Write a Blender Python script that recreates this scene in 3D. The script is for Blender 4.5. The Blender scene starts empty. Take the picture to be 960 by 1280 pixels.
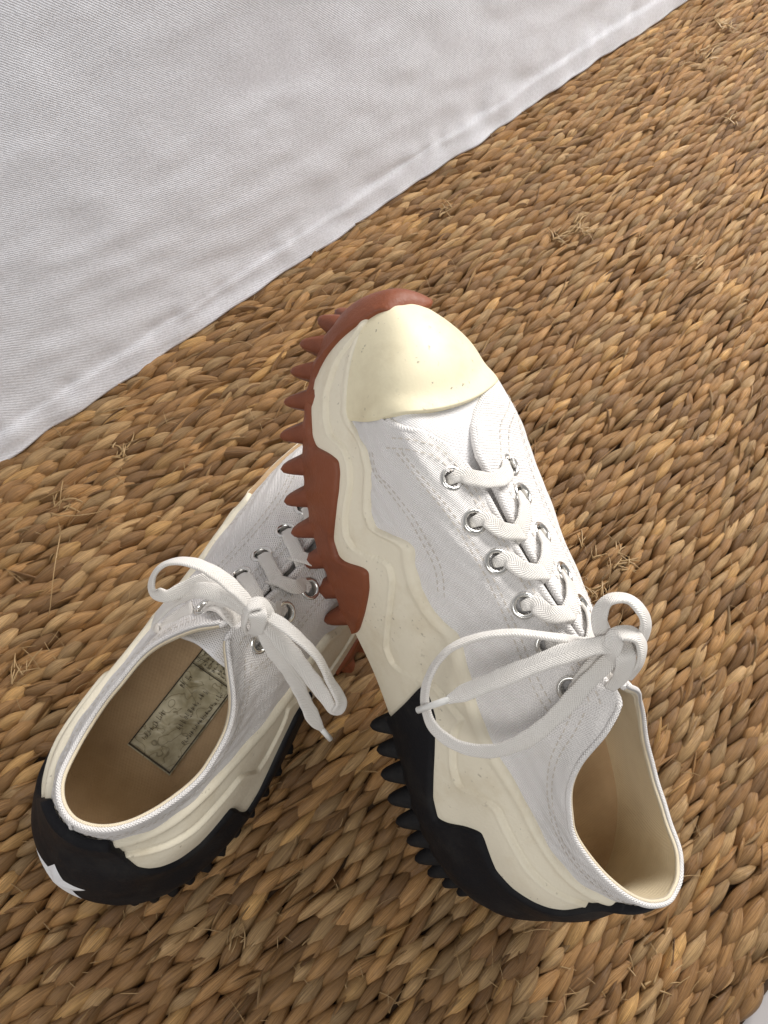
import bpy, math, random
import numpy as np
from mathutils import Matrix, Vector, noise as mnoise

random.seed(7); rng = np.random.default_rng(7)
scene = bpy.context.scene
col = scene.collection

# ------------------------------------------------------------------ camera
CAM = np.array([0, 0, .46863]); FPX = 1117.77                     # focal length in pixels of the 960 x 1280 frame
PITCH, ROLL = math.radians(66.548), -.1219
_c, _s = math.cos(PITCH), math.sin(PITCH)
_fw = np.array([0, _c, -_s]); _up = np.array([0, _s, _c]); _rt = np.array([1., 0, 0])
_cr, _sr = math.cos(ROLL), math.sin(ROLL)
CR, CU = _cr*_rt-_sr*_up, _sr*_rt+_cr*_up
cam_data = bpy.data.cameras.new('camera'); cam = bpy.data.objects.new('camera', cam_data); col.objects.link(cam)
cam.matrix_world = Matrix(((CR[0], CU[0], -_fw[0], CAM[0]), (CR[1], CU[1], -_fw[1], CAM[1]), (CR[2], CU[2], -_fw[2], CAM[2]), (0, 0, 0, 1)))
cam_data.sensor_fit = 'AUTO'; cam_data.sensor_width = 36; cam_data.lens = FPX/1280*36
cam_data.clip_start = .01; cam_data.clip_end = 50
scene.camera = cam

# ------------------------------------------------------------------ light: a soft window behind and to the right, dim room round it
world = bpy.data.worlds.new('World'); scene.world = world; world.use_nodes = True
bg = world.node_tree.nodes['Background']; bg.inputs[0].default_value = (1, .985, .965, 1); bg.inputs[1].default_value = .30
def area(name, loc, target, size, sizey, power, color):
    d = bpy.data.lights.new(name, 'AREA'); d.shape = 'RECTANGLE'; d.size = size; d.size_y = sizey; d.energy = power; d.color = color
    o = bpy.data.objects.new(name, d); col.objects.link(o); o.location = loc
    o.rotation_euler = (Vector(target)-Vector(loc)).to_track_quat('-Z', 'Y').to_euler(); return o
area('window_light', (.72, 1.18, .92), (.05, .2, 0), .60, .60, 33, (1, .965, .92))
area('fill_light', (-.30, -.85, 1.40), (0, .25, 0), .9, .9, 11, (1, .98, .95))  # added fill lamp, no window there: lifts the sheet and left-facing sides
scene.view_settings.view_transform = 'Standard'; scene.view_settings.look = 'None'
scene.view_settings.exposure = 0; scene.view_settings.gamma = 1
scene.cycles.max_bounces = 8; scene.cycles.diffuse_bounces = 4

def at(px, py, z):
    """point of the room seen at a pixel of the 960 x 1280 photograph, at height z"""
    d = _fw+CR*((px-480)/FPX)-CU*((py-640)/FPX)
    return CAM+d*((z-CAM[2])/d[2])

# ------------------------------------------------------------------ materials
def mat(name, rough=.6, metal=0):
    m = bpy.data.materials.new(name); m.use_nodes = True; nt = m.node_tree
    b = nt.nodes['Principled BSDF']; b.inputs['Roughness'].default_value = rough; b.inputs['Metallic'].default_value = metal
    return m, nt, b
def N(nt, kind, **kw):
    n = nt.nodes.new(kind)
    for k, v in kw.items():
        if k in n.inputs.keys(): n.inputs[k].default_value = v
        else: setattr(n, k, v)
    return n
def L(nt, a, b): nt.links.new(a, b)
def math_(nt, op, a, b=None):
    n = nt.nodes.new('ShaderNodeMath'); n.operation = op
    for i, x in enumerate((a, b)):
        if x is None: continue
        if isinstance(x, (int, float)): n.inputs[i].default_value = x
        else: nt.links.new(x, n.inputs[i])
    return n.outputs[0]
def mix(nt, fac, a, b, mode='MIX'):
    n = nt.nodes.new('ShaderNodeMix'); n.data_type = 'RGBA'; n.blend_type = mode
    for i, x in ((0, fac), (6, a), (7, b)):
        if isinstance(x, (int, float)): n.inputs[i].default_value = x
        elif isinstance(x, tuple): n.inputs[i].default_value = x+(1,) if len(x) == 3 else x
        else: nt.links.new(x, n.inputs[i])
    return n.outputs[2]
def ramp(nt, fac, stops):
    n = nt.nodes.new('ShaderNodeValToRGB'); e = n.color_ramp.elements
    while len(e) < len(stops): e.new(.5)
    for k, (p, c) in enumerate(stops): e[k].position = p; e[k].color = (c, c, c, 1) if isinstance(c, (int, float)) else c+(1,)
    nt.links.new(fac, n.inputs[0]); return n.outputs[0]
def noise(nt, vec, scale, detail=3, rough=.5):
    n = N(nt, 'ShaderNodeTexNoise', Scale=scale, Detail=detail, Roughness=rough); nt.links.new(vec, n.inputs['Vector']); return n.outputs['Fac']
def bump(nt, b, height, dist, strength=1, chain=None):
    n = N(nt, 'ShaderNodeBump', Distance=dist, Strength=strength); nt.links.new(height, n.inputs['Height'])
    if chain is not None: nt.links.new(chain, n.inputs['Normal'])
    nt.links.new(n.outputs[0], b.inputs['Normal']); return n.outputs[0]

def fabric(name, base, dirt, period, dist, rough=.85, diag=False, obj=False, dirt_lo=.5, dirt_hi=.85, lo=.86, grain=False):
    m, nt, b = mat(name, rough)
    tc = N(nt, 'ShaderNodeTexCoord'); sep = N(nt, 'ShaderNodeSeparateXYZ'); L(nt, tc.outputs['UV'], sep.inputs[0])
    w = 2*math.pi/period
    wob = noise(nt, tc.outputs['Object'], 260, 2)
    u = math_(nt, 'ADD', math_(nt, 'MULTIPLY', sep.outputs[0], w), math_(nt, 'MULTIPLY', wob, 1.6)); v = math_(nt, 'ADD', math_(nt, 'MULTIPLY', sep.outputs[1], w), math_(nt, 'MULTIPLY', wob, 1.2))
    if diag:
        a = math_(nt, 'SINE', math_(nt, 'ADD', u, v)); h = a
        a2 = math_(nt, 'SINE', math_(nt, 'MULTIPLY', u, 2.0)); h = math_(nt, 'ADD', a, math_(nt, 'MULTIPLY', a2, .35))
    else:
        h = math_(nt, 'MULTIPLY', math_(nt, 'SINE', u), math_(nt, 'SINE', v))
    fuzz = noise(nt, tc.outputs['Object'], 2200, 2)
    hh = math_(nt, 'ADD', h, math_(nt, 'MULTIPLY', fuzz, 1.2))
    big = noise(nt, tc.outputs['Object'], 38, 4, .6)
    c = mix(nt, ramp(nt, big, [(dirt_lo, 0.), (dirt_hi, 1.)]), base, dirt)
    thr = ramp(nt, math_(nt, 'ADD', math_(nt, 'MULTIPLY', h, .5), .5), [(0., lo), (.45, 1.)])
    c = mix(nt, .75, c, thr, 'MULTIPLY')
    if grain: c = mix(nt, 1., c, ramp(nt, noise(nt, tc.outputs['Object'], 700, 3, .7), [(.36, .86), (.60, 1.)]), 'MULTIPLY')
    L(nt, c, b.inputs['Base Color'])
    wrk = noise(nt, tc.outputs['Object'], 85, 3)
    b1 = N(nt, 'ShaderNodeBump', Distance=.0012, Strength=.6); L(nt, wrk, b1.inputs['Height'])
    bump(nt, b, hh, dist, 1, b1.outputs[0])
    wrk_s = b1
    b.inputs['Sheen Weight'].default_value = .15
    return m

def rubber(name, base, dirt, rough, bdist=.00025, speck=0, streak=None):
    m, nt, b = mat(name, rough)
    tc = N(nt, 'ShaderNodeTexCoord'); o = tc.outputs['Object']
    n1 = noise(nt, o, 45, 5, .65); c = mix(nt, ramp(nt, n1, [(.48, 0.), (.78, 1.)]), base, dirt)
    if speck:
        n2 = noise(nt, o, 420, 2, .5); n3 = noise(nt, o, 70, 2); sp = math_(nt, 'MULTIPLY', ramp(nt, n2, [(.66, 0.), (.72, 1.)]), ramp(nt, n3, [(.50, 0.), (.62, speck)]))
        c = mix(nt, sp, c, (.20, .17, .12))
    L(nt, c, b.inputs['Base Color'])
    L(nt, ramp(nt, noise(nt, o, 60, 4), [(.3, rough-.08), (.7, min(1, rough+.14))]), b.inputs['Roughness'])
    h = math_(nt, 'ADD', noise(nt, o, 900, 3), math_(nt, 'MULTIPLY', noise(nt, o, 90, 3), 3))
    bump(nt, b, h, bdist, .7)
    return m

M = {}
M['canvas'] = fabric('white_canvas', (.85, .825, .81), (.77, .73, .68), .00125, .00022, dirt_lo=.55, dirt_hi=.95)
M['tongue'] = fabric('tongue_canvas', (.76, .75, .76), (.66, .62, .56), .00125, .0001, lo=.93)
M['binding'] = fabric('collar_tape', (.80, .76, .70), (.70, .58, .42), .0011, .0002)
M['piping'] = fabric('raw_cotton_edge', (.76, .66, .49), (.62, .48, .30), .0009, .00008)
M['lining'] = fabric('beige_lining', (.72, .60, .40), (.58, .45, .27), .0009, .0001)
M['insole'] = fabric('tan_insole', (.52, .365, .215), (.38, .25, .135), .0009, .00008, dirt_lo=.4, dirt_hi=.8)
M['lace'] = fabric('cotton_lace', (.82, .79, .75), (.74, .70, .64), .0010, .00010, diag=True, lo=.88)
M['sheet'] = fabric('white_twill', (.845, .865, .93), (.80, .82, .88), .0014, .00007, diag=True, lo=.90, grain=True)
M['cream'] = rubber('cream_rubber', (.78, .72, .58), (.66, .58, .43), .60, speck=.5)
M['toe'] = rubber('toe_cap_rubber', (.77, .70, .50), (.64, .56, .38), .55, .00008, speck=.8)
M['gum'] = rubber('brown_gum_rubber', (.205, .055, .019), (.14, .036, .014), .48, .0003)
M['black'] = rubber('black_rubber', (.006, .006, .008), (.022, .021, .020), .62, .00022)
M['black'].node_tree.nodes['Principled BSDF'].inputs['Specular IOR Level'].default_value = .22
M['star'] = rubber('white_rubber', (.80, .81, .84), (.75, .75, .76), .5)
M['plastic'] = rubber('aglet_plastic', (.78, .78, .76), (.7, .69, .66), .25)
m, nt, b = mat('nickel_metal', .22, 1); b.inputs['Base Color'].default_value = (.72, .71, .68, 1); M['metal'] = m
m, nt, b = mat('stitch_thread', .9); b.inputs['Base Color'].default_value = (.60, .55, .49, 1); M['thread'] = m
m, nt, b = mat('grey_floor', .5); b.inputs['Base Color'].default_value = (.42, .40, .40, 1)
tc = N(nt, 'ShaderNodeTexCoord'); L(nt, mix(nt, noise(nt, tc.outputs['Object'], 30), (.48, .46, .46), (.36, .34, .34)), b.inputs['Base Color']); M['floor'] = m
m, nt, b = mat('rug_backing', .95); b.inputs['Base Color'].default_value = (.055, .030, .014, 1); M['backing'] = m

# printed size label of the insole: worn silvery film with creases
m, nt, b = mat('worn_label_film', .38); tc = N(nt, 'ShaderNodeTexCoord'); o = tc.outputs['Object']
c = mix(nt, ramp(nt, noise(nt, o, 75, 4, .6), [(.35, 0.), (.7, 1.)]), (.60, .55, .40), (.24, .20, .11))
cr = N(nt, 'ShaderNodeTexNoise', Scale=95, Detail=1, Distortion=1.6); L(nt, o, cr.inputs['Vector'])
line = ramp(nt, math_(nt, 'ABSOLUTE', math_(nt, 'SUBTRACT', cr.outputs['Fac'], .5)), [(.0, 1.), (.025, 0.)])
c = mix(nt, math_(nt, 'MULTIPLY', line, .75), c, (.12, .09, .04)); L(nt, c, b.inputs['Base Color'])
bump(nt, b, cr.outputs['Fac'], .0015, .8); M['label'] = m
m, nt, b = mat('label_ink', .6); b.inputs['Base Color'].default_value = (.045, .035, .02, 1); M['ink'] = m

def straw(name, per_object):
    m, nt, b = mat(name, .43)
    if per_object:
        oi = N(nt, 'ShaderNodeObjectInfo'); tint = oi.outputs['Color']; rnd = oi.outputs['Random']
    else:
        at_ = N(nt, 'ShaderNodeAttribute', attribute_name='tint'); tint = at_.outputs['Color']; rnd = None
    tc = N(nt, 'ShaderNodeTexCoord'); mp = N(nt, 'ShaderNodeMapping'); L(nt, tc.outputs['UV'], mp.inputs[0]); mp.inputs['Scale'].default_value = (1.6, 34, 1)
    v = mp.outputs[0]
    if rnd is not None:
        cmb = N(nt, 'ShaderNodeCombineXYZ'); L(nt, math_(nt, 'MULTIPLY', rnd, 50), cmb.inputs[2])
        add = N(nt, 'ShaderNodeVectorMath', operation='ADD'); L(nt, v, add.inputs[0]); L(nt, cmb.outputs[0], add.inputs[1]); v = add.outputs[0]
    st = noise(nt, v, 1, 5, .65)
    c = mix(nt, ramp(nt, st, [(.32, 0.), (.62, 1.)]), (.50, .42, .34), (1.24, 1.20, 1.12)); c = mix(nt, 1., tint, c, 'MULTIPLY')
    mp2 = N(nt, 'ShaderNodeMapping'); L(nt, tc.outputs['UV'], mp2.inputs[0]); mp2.inputs['Scale'].default_value = (2.5, 3.5, 1)
    c = mix(nt, ramp(nt, noise(nt, mp2.outputs[0], 1, 3), [(.42, 0.), (.75, .55)]), c, (.20, .115, .05))
    L(nt, c, b.inputs['Base Color']); bump(nt, b, st, .0011, .9); return m
M['straw_obj'] = straw('seagrass_strand', True); M['straw'] = straw('seagrass_weave', False)

# ------------------------------------------------------------------ mesh helpers
def make(name, V, F, material, parent=None, uv=None, smooth=True, mir=False, label=None, kind=None, fmat=None, mats=None):
    V = np.asarray(V, float).reshape(-1, 3).copy(); F = [tuple(map(int, f)) for f in F]
    if mir: V[:, 1] *= -1; F = [f[::-1] for f in F]
    me = bpy.data.meshes.new(name); me.from_pydata(V.tolist(), [], F)
    for mm in (mats or [material]): me.materials.append(mm)
    if fmat is not None: me.polygons.foreach_set('material_index', np.asarray(fmat, np.int32))
    if uv is not None:
        lay = me.uv_layers.new(name='UVMap'); idx = np.empty(len(me.loops), np.int32); me.loops.foreach_get('vertex_index', idx)
        lay.data.foreach_set('uv', np.asarray(uv, np.float32).reshape(-1, 2)[idx].ravel())
    if smooth: me.polygons.foreach_set('use_smooth', np.ones(len(me.polygons), bool))
    me.update(); o = bpy.data.objects.new(name, me); col.objects.link(o)
    if parent is not None: o.parent = parent
    if label: o['label'] = label
    if kind: o['kind'] = kind
    return o
def gfaces(n, m, ci=False, cj=False, base=0, mask=None, flip=False):
    i = np.arange(n if ci else n-1)[:, None]; j = np.arange(m if cj else m-1)[None]
    a = i*m+j; b_ = i*m+(j+1) % m; c = ((i+1) % n)*m+(j+1) % m; d = ((i+1) % n)*m+j
    Q = np.stack([a, b_, c, d], -1)
    if flip: Q = Q[..., ::-1]
    Q = Q.reshape(-1, 4)
    if mask is not None: Q = Q[mask.ravel()]
    return Q+base
class Bag:
    """collects pieces that form one mesh"""
    def __init__(s): s.V = []; s.F = []; s.U = []; s.n = 0
    def add(s, P, F, uv=None):
        P = np.asarray(P, float).reshape(-1, 3)
        s.V.append(P); s.U.append(np.zeros((len(P), 2)) if uv is None else np.asarray(uv, float).reshape(-1, 2))
        s.F += [tuple(int(k)+s.n for k in f) for f in F]; s.n += len(P); return s
    def grid(s, P, uv=None, **kw): return s.add(P, gfaces(P.shape[0], P.shape[1], **kw), uv)
    def make(s, name, material, parent=None, **kw): return make(name, np.concatenate(s.V), s.F, material, parent, uv=np.concatenate(s.U), **kw)
def unit(v): v = np.asarray(v, float); return v/np.maximum(np.linalg.norm(v, axis=-1, keepdims=True), 1e-12)
def resample(P, n, extra=()):
    P = np.asarray(P, float); d = np.r_[0, np.cumsum(np.maximum(np.linalg.norm(np.diff(P, axis=0), axis=1), 1e-6))]
    s = np.linspace(0, d[-1], n); out = [hermite(d, P, s)]
    for e in extra: out.append(hermite(d, np.asarray(e, float), s))
    return out, s
def tube(bag, P, r, n=None, k=8, closed=False):
    P = np.asarray(P, float)
    if n: (P,), _ = resample(P, n)
    T = unit(np.gradient(P, axis=0)); ref = np.array([.31, .17, .93]); A = unit(np.cross(T, ref)); B_ = np.cross(T, A)
    a = np.linspace(0, 2*np.pi, k, endpoint=False); r = np.broadcast_to(np.asarray(r, float), (len(P),))
    S = P[:, None]+r[:, None, None]*(np.cos(a)[None, :, None]*A[:, None]+np.sin(a)[None, :, None]*B_[:, None])
    s = np.r_[0, np.cumsum(np.linalg.norm(np.diff(P, axis=0), axis=1))]
    uv = np.stack(np.broadcast_arrays(s[:, None], (a*.0012)[None]), -1)
    bag.grid(S, uv, cj=True)
    n0 = bag.n-len(P)*k; bag.F.append(tuple(n0+q for q in range(k))[::-1]); bag.F.append(tuple(n0+(len(P)-1)*k+q for q in range(k)))
def ribbon(bag, P, Nn, W, th=.0018, n=60):
    """flat woven lace: a rounded band swept along P, its face towards Nn"""
    W = np.broadcast_to(np.asarray(W, float), (len(P),))[:, None]
    (P, Nn, W), s = resample(P, n, (Nn, W))
    T = unit(np.gradient(P, axis=0)); Nn = unit(Nn-(Nn*T).sum(1)[:, None]*T); B_ = np.cross(T, Nn)
    a = np.linspace(0, 2*np.pi, 16, endpoint=False); ca, sa = np.cos(a), np.sin(a)
    x = np.sign(ca)*abs(ca)**.7; y = np.sign(sa)*abs(sa)**.8*(1-.18*np.cos(2*a)*-1)
    wob = 1+.05*np.sin(s*310+W[0, 0]*9000)+.03*np.sin(s*790)
    S = P[:, None]+(x[None, :, None]*(W*wob[:, None]/2)[:, None])*B_[:, None]+(y[None, :, None]*th/2)*Nn[:, None]
    uv = np.stack(np.broadcast_arrays(s[:, None], np.abs(x)[None]*W/2), -1)
    bag.grid(S, uv, cj=True)
    n0 = bag.n-n*16; bag.F.append(tuple(n0+q for q in range(16))[::-1]); bag.F.append(tuple(n0+(n-1)*16+q for q in range(16)))

# ---- shoe form: closed loops of points, heel (f=0) -> inner side -> toe (f=1) -> outer side -> heel (f=2)
def hermite(kx, ky, x):
    """smooth curve through knots (kx increasing), finite-difference tangents"""
    kx = np.asarray(kx, float); ky = np.asarray(ky, float)
    if ky.ndim == 1: ky = ky[:, None]
    d = np.diff(ky, axis=0) / np.diff(kx)[:, None]
    h = np.diff(kx)
    m = np.empty_like(ky); m[0] = d[0]; m[-1] = d[-1]
    m[1:-1] = (d[:-1]*h[1:, None] + d[1:]*h[:-1, None]) / (h[:-1]+h[1:])[:, None]
    x = np.clip(np.asarray(x, float), kx[0], kx[-1])
    i = np.clip(np.searchsorted(kx, x, side='right')-1, 0, len(kx)-2)
    hh = h[i]; t = (x-kx[i])/hh
    t = t[..., None]; hh = hh[..., None]
    return (ky[i]*(2*t**3-3*t**2+1) + m[i]*hh*(t**3-2*t**2+t) + ky[i+1]*(3*t**2-2*t**3) + m[i+1]*hh*(t**3-t**2))

def loop(kf, kp, f):
    """periodic version, period 2"""
    kf = np.asarray(kf, float); kp = np.asarray(kp, float)
    K = np.concatenate([kf-2, kf, kf+2]); P = np.concatenate([kp, kp, kp])
    return hermite(K, P, np.mod(f, 2))

# per level: (f, x mm, y mm, z mm)
LEV_MM = [
  # bottom edge
  [(0, 3.0, 0.1, 9.8), (0.1, 10.2, 19.3, 7.2), (0.2, 28.2, 29.8, 3.0), (0.3, 54.5, 33.5, 2.3), (0.4, 88.1, 32.0, 3.4), (0.5, 122.0, 31.8, 2.5), (0.6, 156.4, 35.0, 1.3), (0.7, 191.3, 36.4, 3.2), (0.8, 224.5, 31.4, 8.4), (0.9, 254.8, 19.4, 16.5), (1, 270.9, 1.6, 23.4), (1.1, 256.0, -22.6, 16.4), (1.2, 226.8, -36.8, 8.4), (1.3, 194.7, -43.0, 3.3), (1.4, 160.5, -42.0, 1.2), (1.5, 126.5, -39.9, 0.9), (1.6, 92.4, -39.7, 0.6), (1.7, 58.3, -38.4, 0.2), (1.8, 31.0, -32.0, 1.9), (1.9, 11.6, -20.5, 6.6)],
  # widest part of the sole
  [(0, -3.9, -0.3, 26.0), (0.1, 4.6, 21.2, 24.1), (0.2, 25.0, 34.8, 22.4), (0.3, 54.3, 40.3, 22.1), (0.4, 88.8, 38.4, 22.8), (0.5, 121.8, 34.0, 23.3), (0.6, 156.7, 35.5, 23.5), (0.7, 192.0, 37.5, 24.4), (0.8, 226.3, 31.9, 27.4), (0.9, 257.5, 18.8, 33.2), (1, 274.6, 0.1, 39.1), (1.1, 258.3, -24.9, 33.1), (1.2, 228.1, -40.9, 27.1), (1.3, 194.7, -47.9, 24.0), (1.4, 160.1, -46.8, 22.8), (1.5, 125.3, -43.6, 22.5), (1.6, 91.6, -43.9, 22.2), (1.7, 56.0, -43.1, 21.8), (1.8, 25.7, -36.6, 22.5), (1.9, 4.5, -23.0, 24.1)],
  # top of the sole wall
  [(0, -0.7, -1.0, 46.5), (0.1, 7.8, 18.9, 44.3), (0.2, 28.3, 31.8, 42.4), (0.3, 57.5, 37.6, 41.5), (0.4, 91.7, 36.4, 41.6), (0.5, 124.2, 34.2, 41.7), (0.6, 157.9, 35.4, 41.0), (0.7, 191.8, 35.8, 41.4), (0.8, 224.9, 29.8, 44.0), (0.9, 255.3, 16.7, 48.8), (1, 272.9, -3.3, 52.6), (1.1, 257.0, -28.5, 49.9), (1.2, 226.9, -41.2, 44.7), (1.3, 193.6, -46.3, 41.4), (1.4, 159.3, -45.1, 40.6), (1.5, 125.1, -41.9, 41.1), (1.6, 91.9, -41.9, 41.0), (1.7, 56.7, -41.4, 41.1), (1.8, 26.7, -35.7, 42.4), (1.9, 6.3, -22.8, 44.6)],
  # lower upper
  [(0, 5.3, -0.1, 62.3), (0.1, 12.3, 18.6, 61.4), (0.2, 31.2, 31.7, 60.4), (0.3, 59.6, 35.8, 58.2), (0.4, 92.9, 34.3, 57.0), (0.5, 125.0, 32.6, 55.9), (0.6, 158.1, 34.0, 54.9), (0.7, 191.3, 35.0, 54.1), (0.8, 222.6, 30.2, 54.2), (0.9, 250.9, 18.0, 54.3), (1, 267.2, -1.4, 53.2), (1.1, 251.3, -24.6, 53.9), (1.2, 223.0, -37.4, 53.1), (1.3, 191.6, -42.7, 52.4), (1.4, 158.3, -41.9, 53.1), (1.5, 125.0, -39.6, 53.9), (1.6, 92.9, -38.7, 55.2), (1.7, 59.7, -38.4, 56.9), (1.8, 31.5, -33.5, 59.5), (1.9, 12.4, -19.5, 60.9)],
  # middle of the upper
  [(0, 13.3, -0.7, 80.5), (0.1, 19.9, 14.6, 79.7), (0.2, 37.3, 25.5, 78.3), (0.3, 62.5, 30.0, 77.8), (0.4, 92.8, 28.7, 82.3), (0.5, 123.2, 26.4, 88.6), (0.6, 155.8, 27.3, 85.6), (0.7, 188.6, 29.0, 78.4), (0.8, 219.7, 25.7, 72.3), (0.9, 247.0, 15.4, 64.2), (1, 263.4, -0.6, 54.8), (1.1, 247.6, -19.1, 62.8), (1.2, 220.2, -27.8, 68.7), (1.3, 188.6, -29.0, 72.2), (1.4, 155.3, -26.8, 77.5), (1.5, 122.2, -26.7, 81.4), (1.6, 91.4, -29.1, 76.9), (1.7, 60.8, -31.1, 74.4), (1.8, 35.5, -27.3, 76.5), (1.9, 18.4, -17.1, 79.2)],
  # collar, lacing edge and toe ridge
  [(0, 18.3, 1.4, 103.5), (0.1, 24.3, 15.2, 102.1), (0.2, 40.6, 24.8, 96.4), (0.3, 63.8, 29.3, 93.9), (0.39, 87.9, 23.9, 103.6), (0.43, 98.2, 15.2, 113.9), (0.455, 104.7, 9.8, 117.0), (0.5, 118.1, 9.7, 112.3), (0.6, 146.9, 10.9, 100.3), (0.7, 178.9, 11.1, 88.1), (0.77, 202.0, 10.2, 80.5), (0.84, 224.1, 6.8, 72.2), (0.92, 246.2, 5.4, 59.9), (1, 258.3, 4.6, 48.8), (1.08, 246.2, 4.5, 59.9), (1.16, 224.0, 4.6, 72.1), (1.23, 201.9, 3.0, 79.8), (1.3, 179.1, 4.3, 87.0), (1.4, 147.9, 5.3, 99.2), (1.5, 120.4, 4.8, 111.2), (1.545, 108.9, 2.2, 115.6), (1.57, 103.1, -5.3, 112.0), (1.61, 92.3, -16.4, 101.3), (1.7, 66.7, -22.8, 90.9), (1.8, 41.7, -19.8, 93.2), (1.9, 24.5, -11.8, 100.4)],
]
LEV = [(np.array([r[0] for r in L]), np.array([r[1:] for r in L])/1000) for L in LEV_MM]
TK = [0, .2, .4, .55, .78, 1.]

def body(f, t):
    f = np.asarray(f, float); t = np.asarray(t, float)
    f, t = np.broadcast_arrays(f, t); sh = f.shape; f = f.ravel(); t = t.ravel()
    P = np.stack([loop(kf, kp, f) for kf, kp in LEV])            # 6,N,3
    h = np.diff(TK); d = np.diff(P, axis=0)/h[:, None, None]
    m = np.empty_like(P); m[0] = d[0]*1.5-d[1]*.5; m[-1] = d[-1]
    m[1:-1] = (d[:-1]*h[1:, None, None]+d[1:]*h[:-1, None, None])/(h[:-1]+h[1:])[:, None, None]
    i = np.clip(np.searchsorted(TK, t, side='right')-1, 0, 4); n = np.arange(len(t))
    hh = h[i][:, None]; s = ((t-np.array(TK)[i])/h[i])[:, None]
    out = P[i, n]*(2*s**3-3*s**2+1)+m[i, n]*hh*(s**3-2*s**2+s)+P[i+1, n]*(3*s**2-2*s**3)+m[i+1, n]*hh*(s**3-s**2)
    return out.reshape(sh+(3,))

def normal(f, t):
    e = 2e-3
    t0 = np.clip(t, 0, 1-e)
    du = body(f+e, t)-body(f-e, t); dv = body(f, t0+e)-body(f, t0-np.where(np.asarray(t0) > e, e, 0))
    n = np.cross(dv, du)   # outward
    return n/np.maximum(np.linalg.norm(n, axis=-1, keepdims=True), 1e-12)

def shell(f, t, off):
    f, t, off = np.broadcast_arrays(np.asarray(f, float), np.asarray(t, float), np.asarray(off, float))
    return body(f, t)+normal(f, t)*off[..., None]
# ---- end of shoe form

# ------------------------------------------------------------------ shoe patterns, as curves over the form (f, t)
def table(rows):
    a = np.array(rows, float); return lambda x: np.interp(x, a[:, 0], a[:, 1])
def smooth_table(rows, w=.006):
    g = table(rows); k = np.linspace(-1, 1, 9); wt = (1-k**2)+.15; wt /= wt.sum()
    return lambda x: sum(q*g(np.asarray(x)+d*w) for q, d in zip(wt, k))
def fold(f): f = np.mod(f, 2); return np.where(f > 1, 2-f, f)         # same pattern on both sides
midsole_top = smooth_table([(0, .90), (.10, .86), (.15, .83), (.21, .80), (.265, .78), (.32, .755), (.353, .715), (.39, .67), (.42, .648), (.445, .637), (.495, .64), (.53, .644), (.555, .652), (.565, .628), (.587, .598),
    (.615, .585), (.645, .604), (.665, .632), (.675, .61), (.683, .55), (.693, .462), (.715, .442), (.741, .488), (.765, .530), (.792, .508), (.805, .45), (.816, .385), (.832, .345), (.87, .342), (.904, .336), (.94, .35), (1, .40)])
gum_top = smooth_table([(.560, -.02), (.569, .05), (.595, .157), (.625, .271), (.645, .318), (.652, .28), (.660, .17), (.668, .13), (.690, .135), (.719, .207), (.745, .262), (.765, .288), (.779, .285), (.790, .22), (.802, .12), (.818, .075),
    (.864, .033), (.892, .030), (.914, .107), (.928, .205), (.946, .335), (.975, .50), (1, .66)], .005)
black_top = smooth_table([(-.2, .47), (-.15, .58), (-.12, .75), (-.10, .87), (0, .93), (.09, .89), (.105, .80), (.118, .70), (.133, .61), (.150, .565), (.17, .525), (.20, .478), (.235, .455), (.26, .468), (.283, .480), (.296, .480), (.303, .42), (.309, .32), (.318, .255), (.345, .265),
    (.375, .31), (.411, .368), (.445, .420), (.47, .42), (.50, .40)], .004)
groove1 = smooth_table([(.44, .56), (.47, .50), (.49, .46), (.51, .26), (.522, .19), (.545, .19), (.57, .27), (.593, .358), (.629, .462), (.648, .478), (.657, .43), (.665, .32), (.675, .25), (.691, .227), (.71, .25), (.729, .291), (.750, .34), (.772, .351), (.792, .314), (.81, .22), (.83, .185), (.86, .17), (.90, .22), (.93, .31), (.96, .42)])
groove2 = smooth_table([(.05, .82), (.11, .72), (.188, .652), (.236, .618), (.283, .609), (.327, .598), (.338, .56), (.347, .49), (.356, .432), (.379, .431), (.41, .47), (.43, .51), (.44, .56)])
def quarter_front(t, side):
    if side > 0: return np.interp(t, [.0, .30, .50, .62, .74, .84, .90, .94, .97, .99, 1], [.849, .849, .847, .833, .811, .805, .796, .785, .771, .758, .748])
    return np.interp(t, [.0, .30, .50, .62, .74, .86, .92, .96, .985, 1], [.846, .846, .842, .835, .829, .826, .818, .806, .792, .778])
EYE_IN = [(.7497, .888), (.6959, .8954), (.645, .8926), (.5892, .8991), (.5378, .9061), (.4807, .9068)]
EYE_OUT = [(1.2597, .9152), (1.2974, .9176), (1.3484, .9194), (1.4033, .912), (1.4497, .9071), (1.5228, .8973)]
EYES = EYE_IN+EYE_OUT

def side_f(a, side): return a if side > 0 else 2-a
def sect(a, ts, off):
    """points across the shoe at station a, from the inner side over the ridge to the outer side"""
    inn = shell(np.full(len(ts), a), np.array(ts), off); out = shell(np.full(len(ts), 2-a), np.array(ts), off)
    return np.concatenate([inn, out[::-1]])

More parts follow.
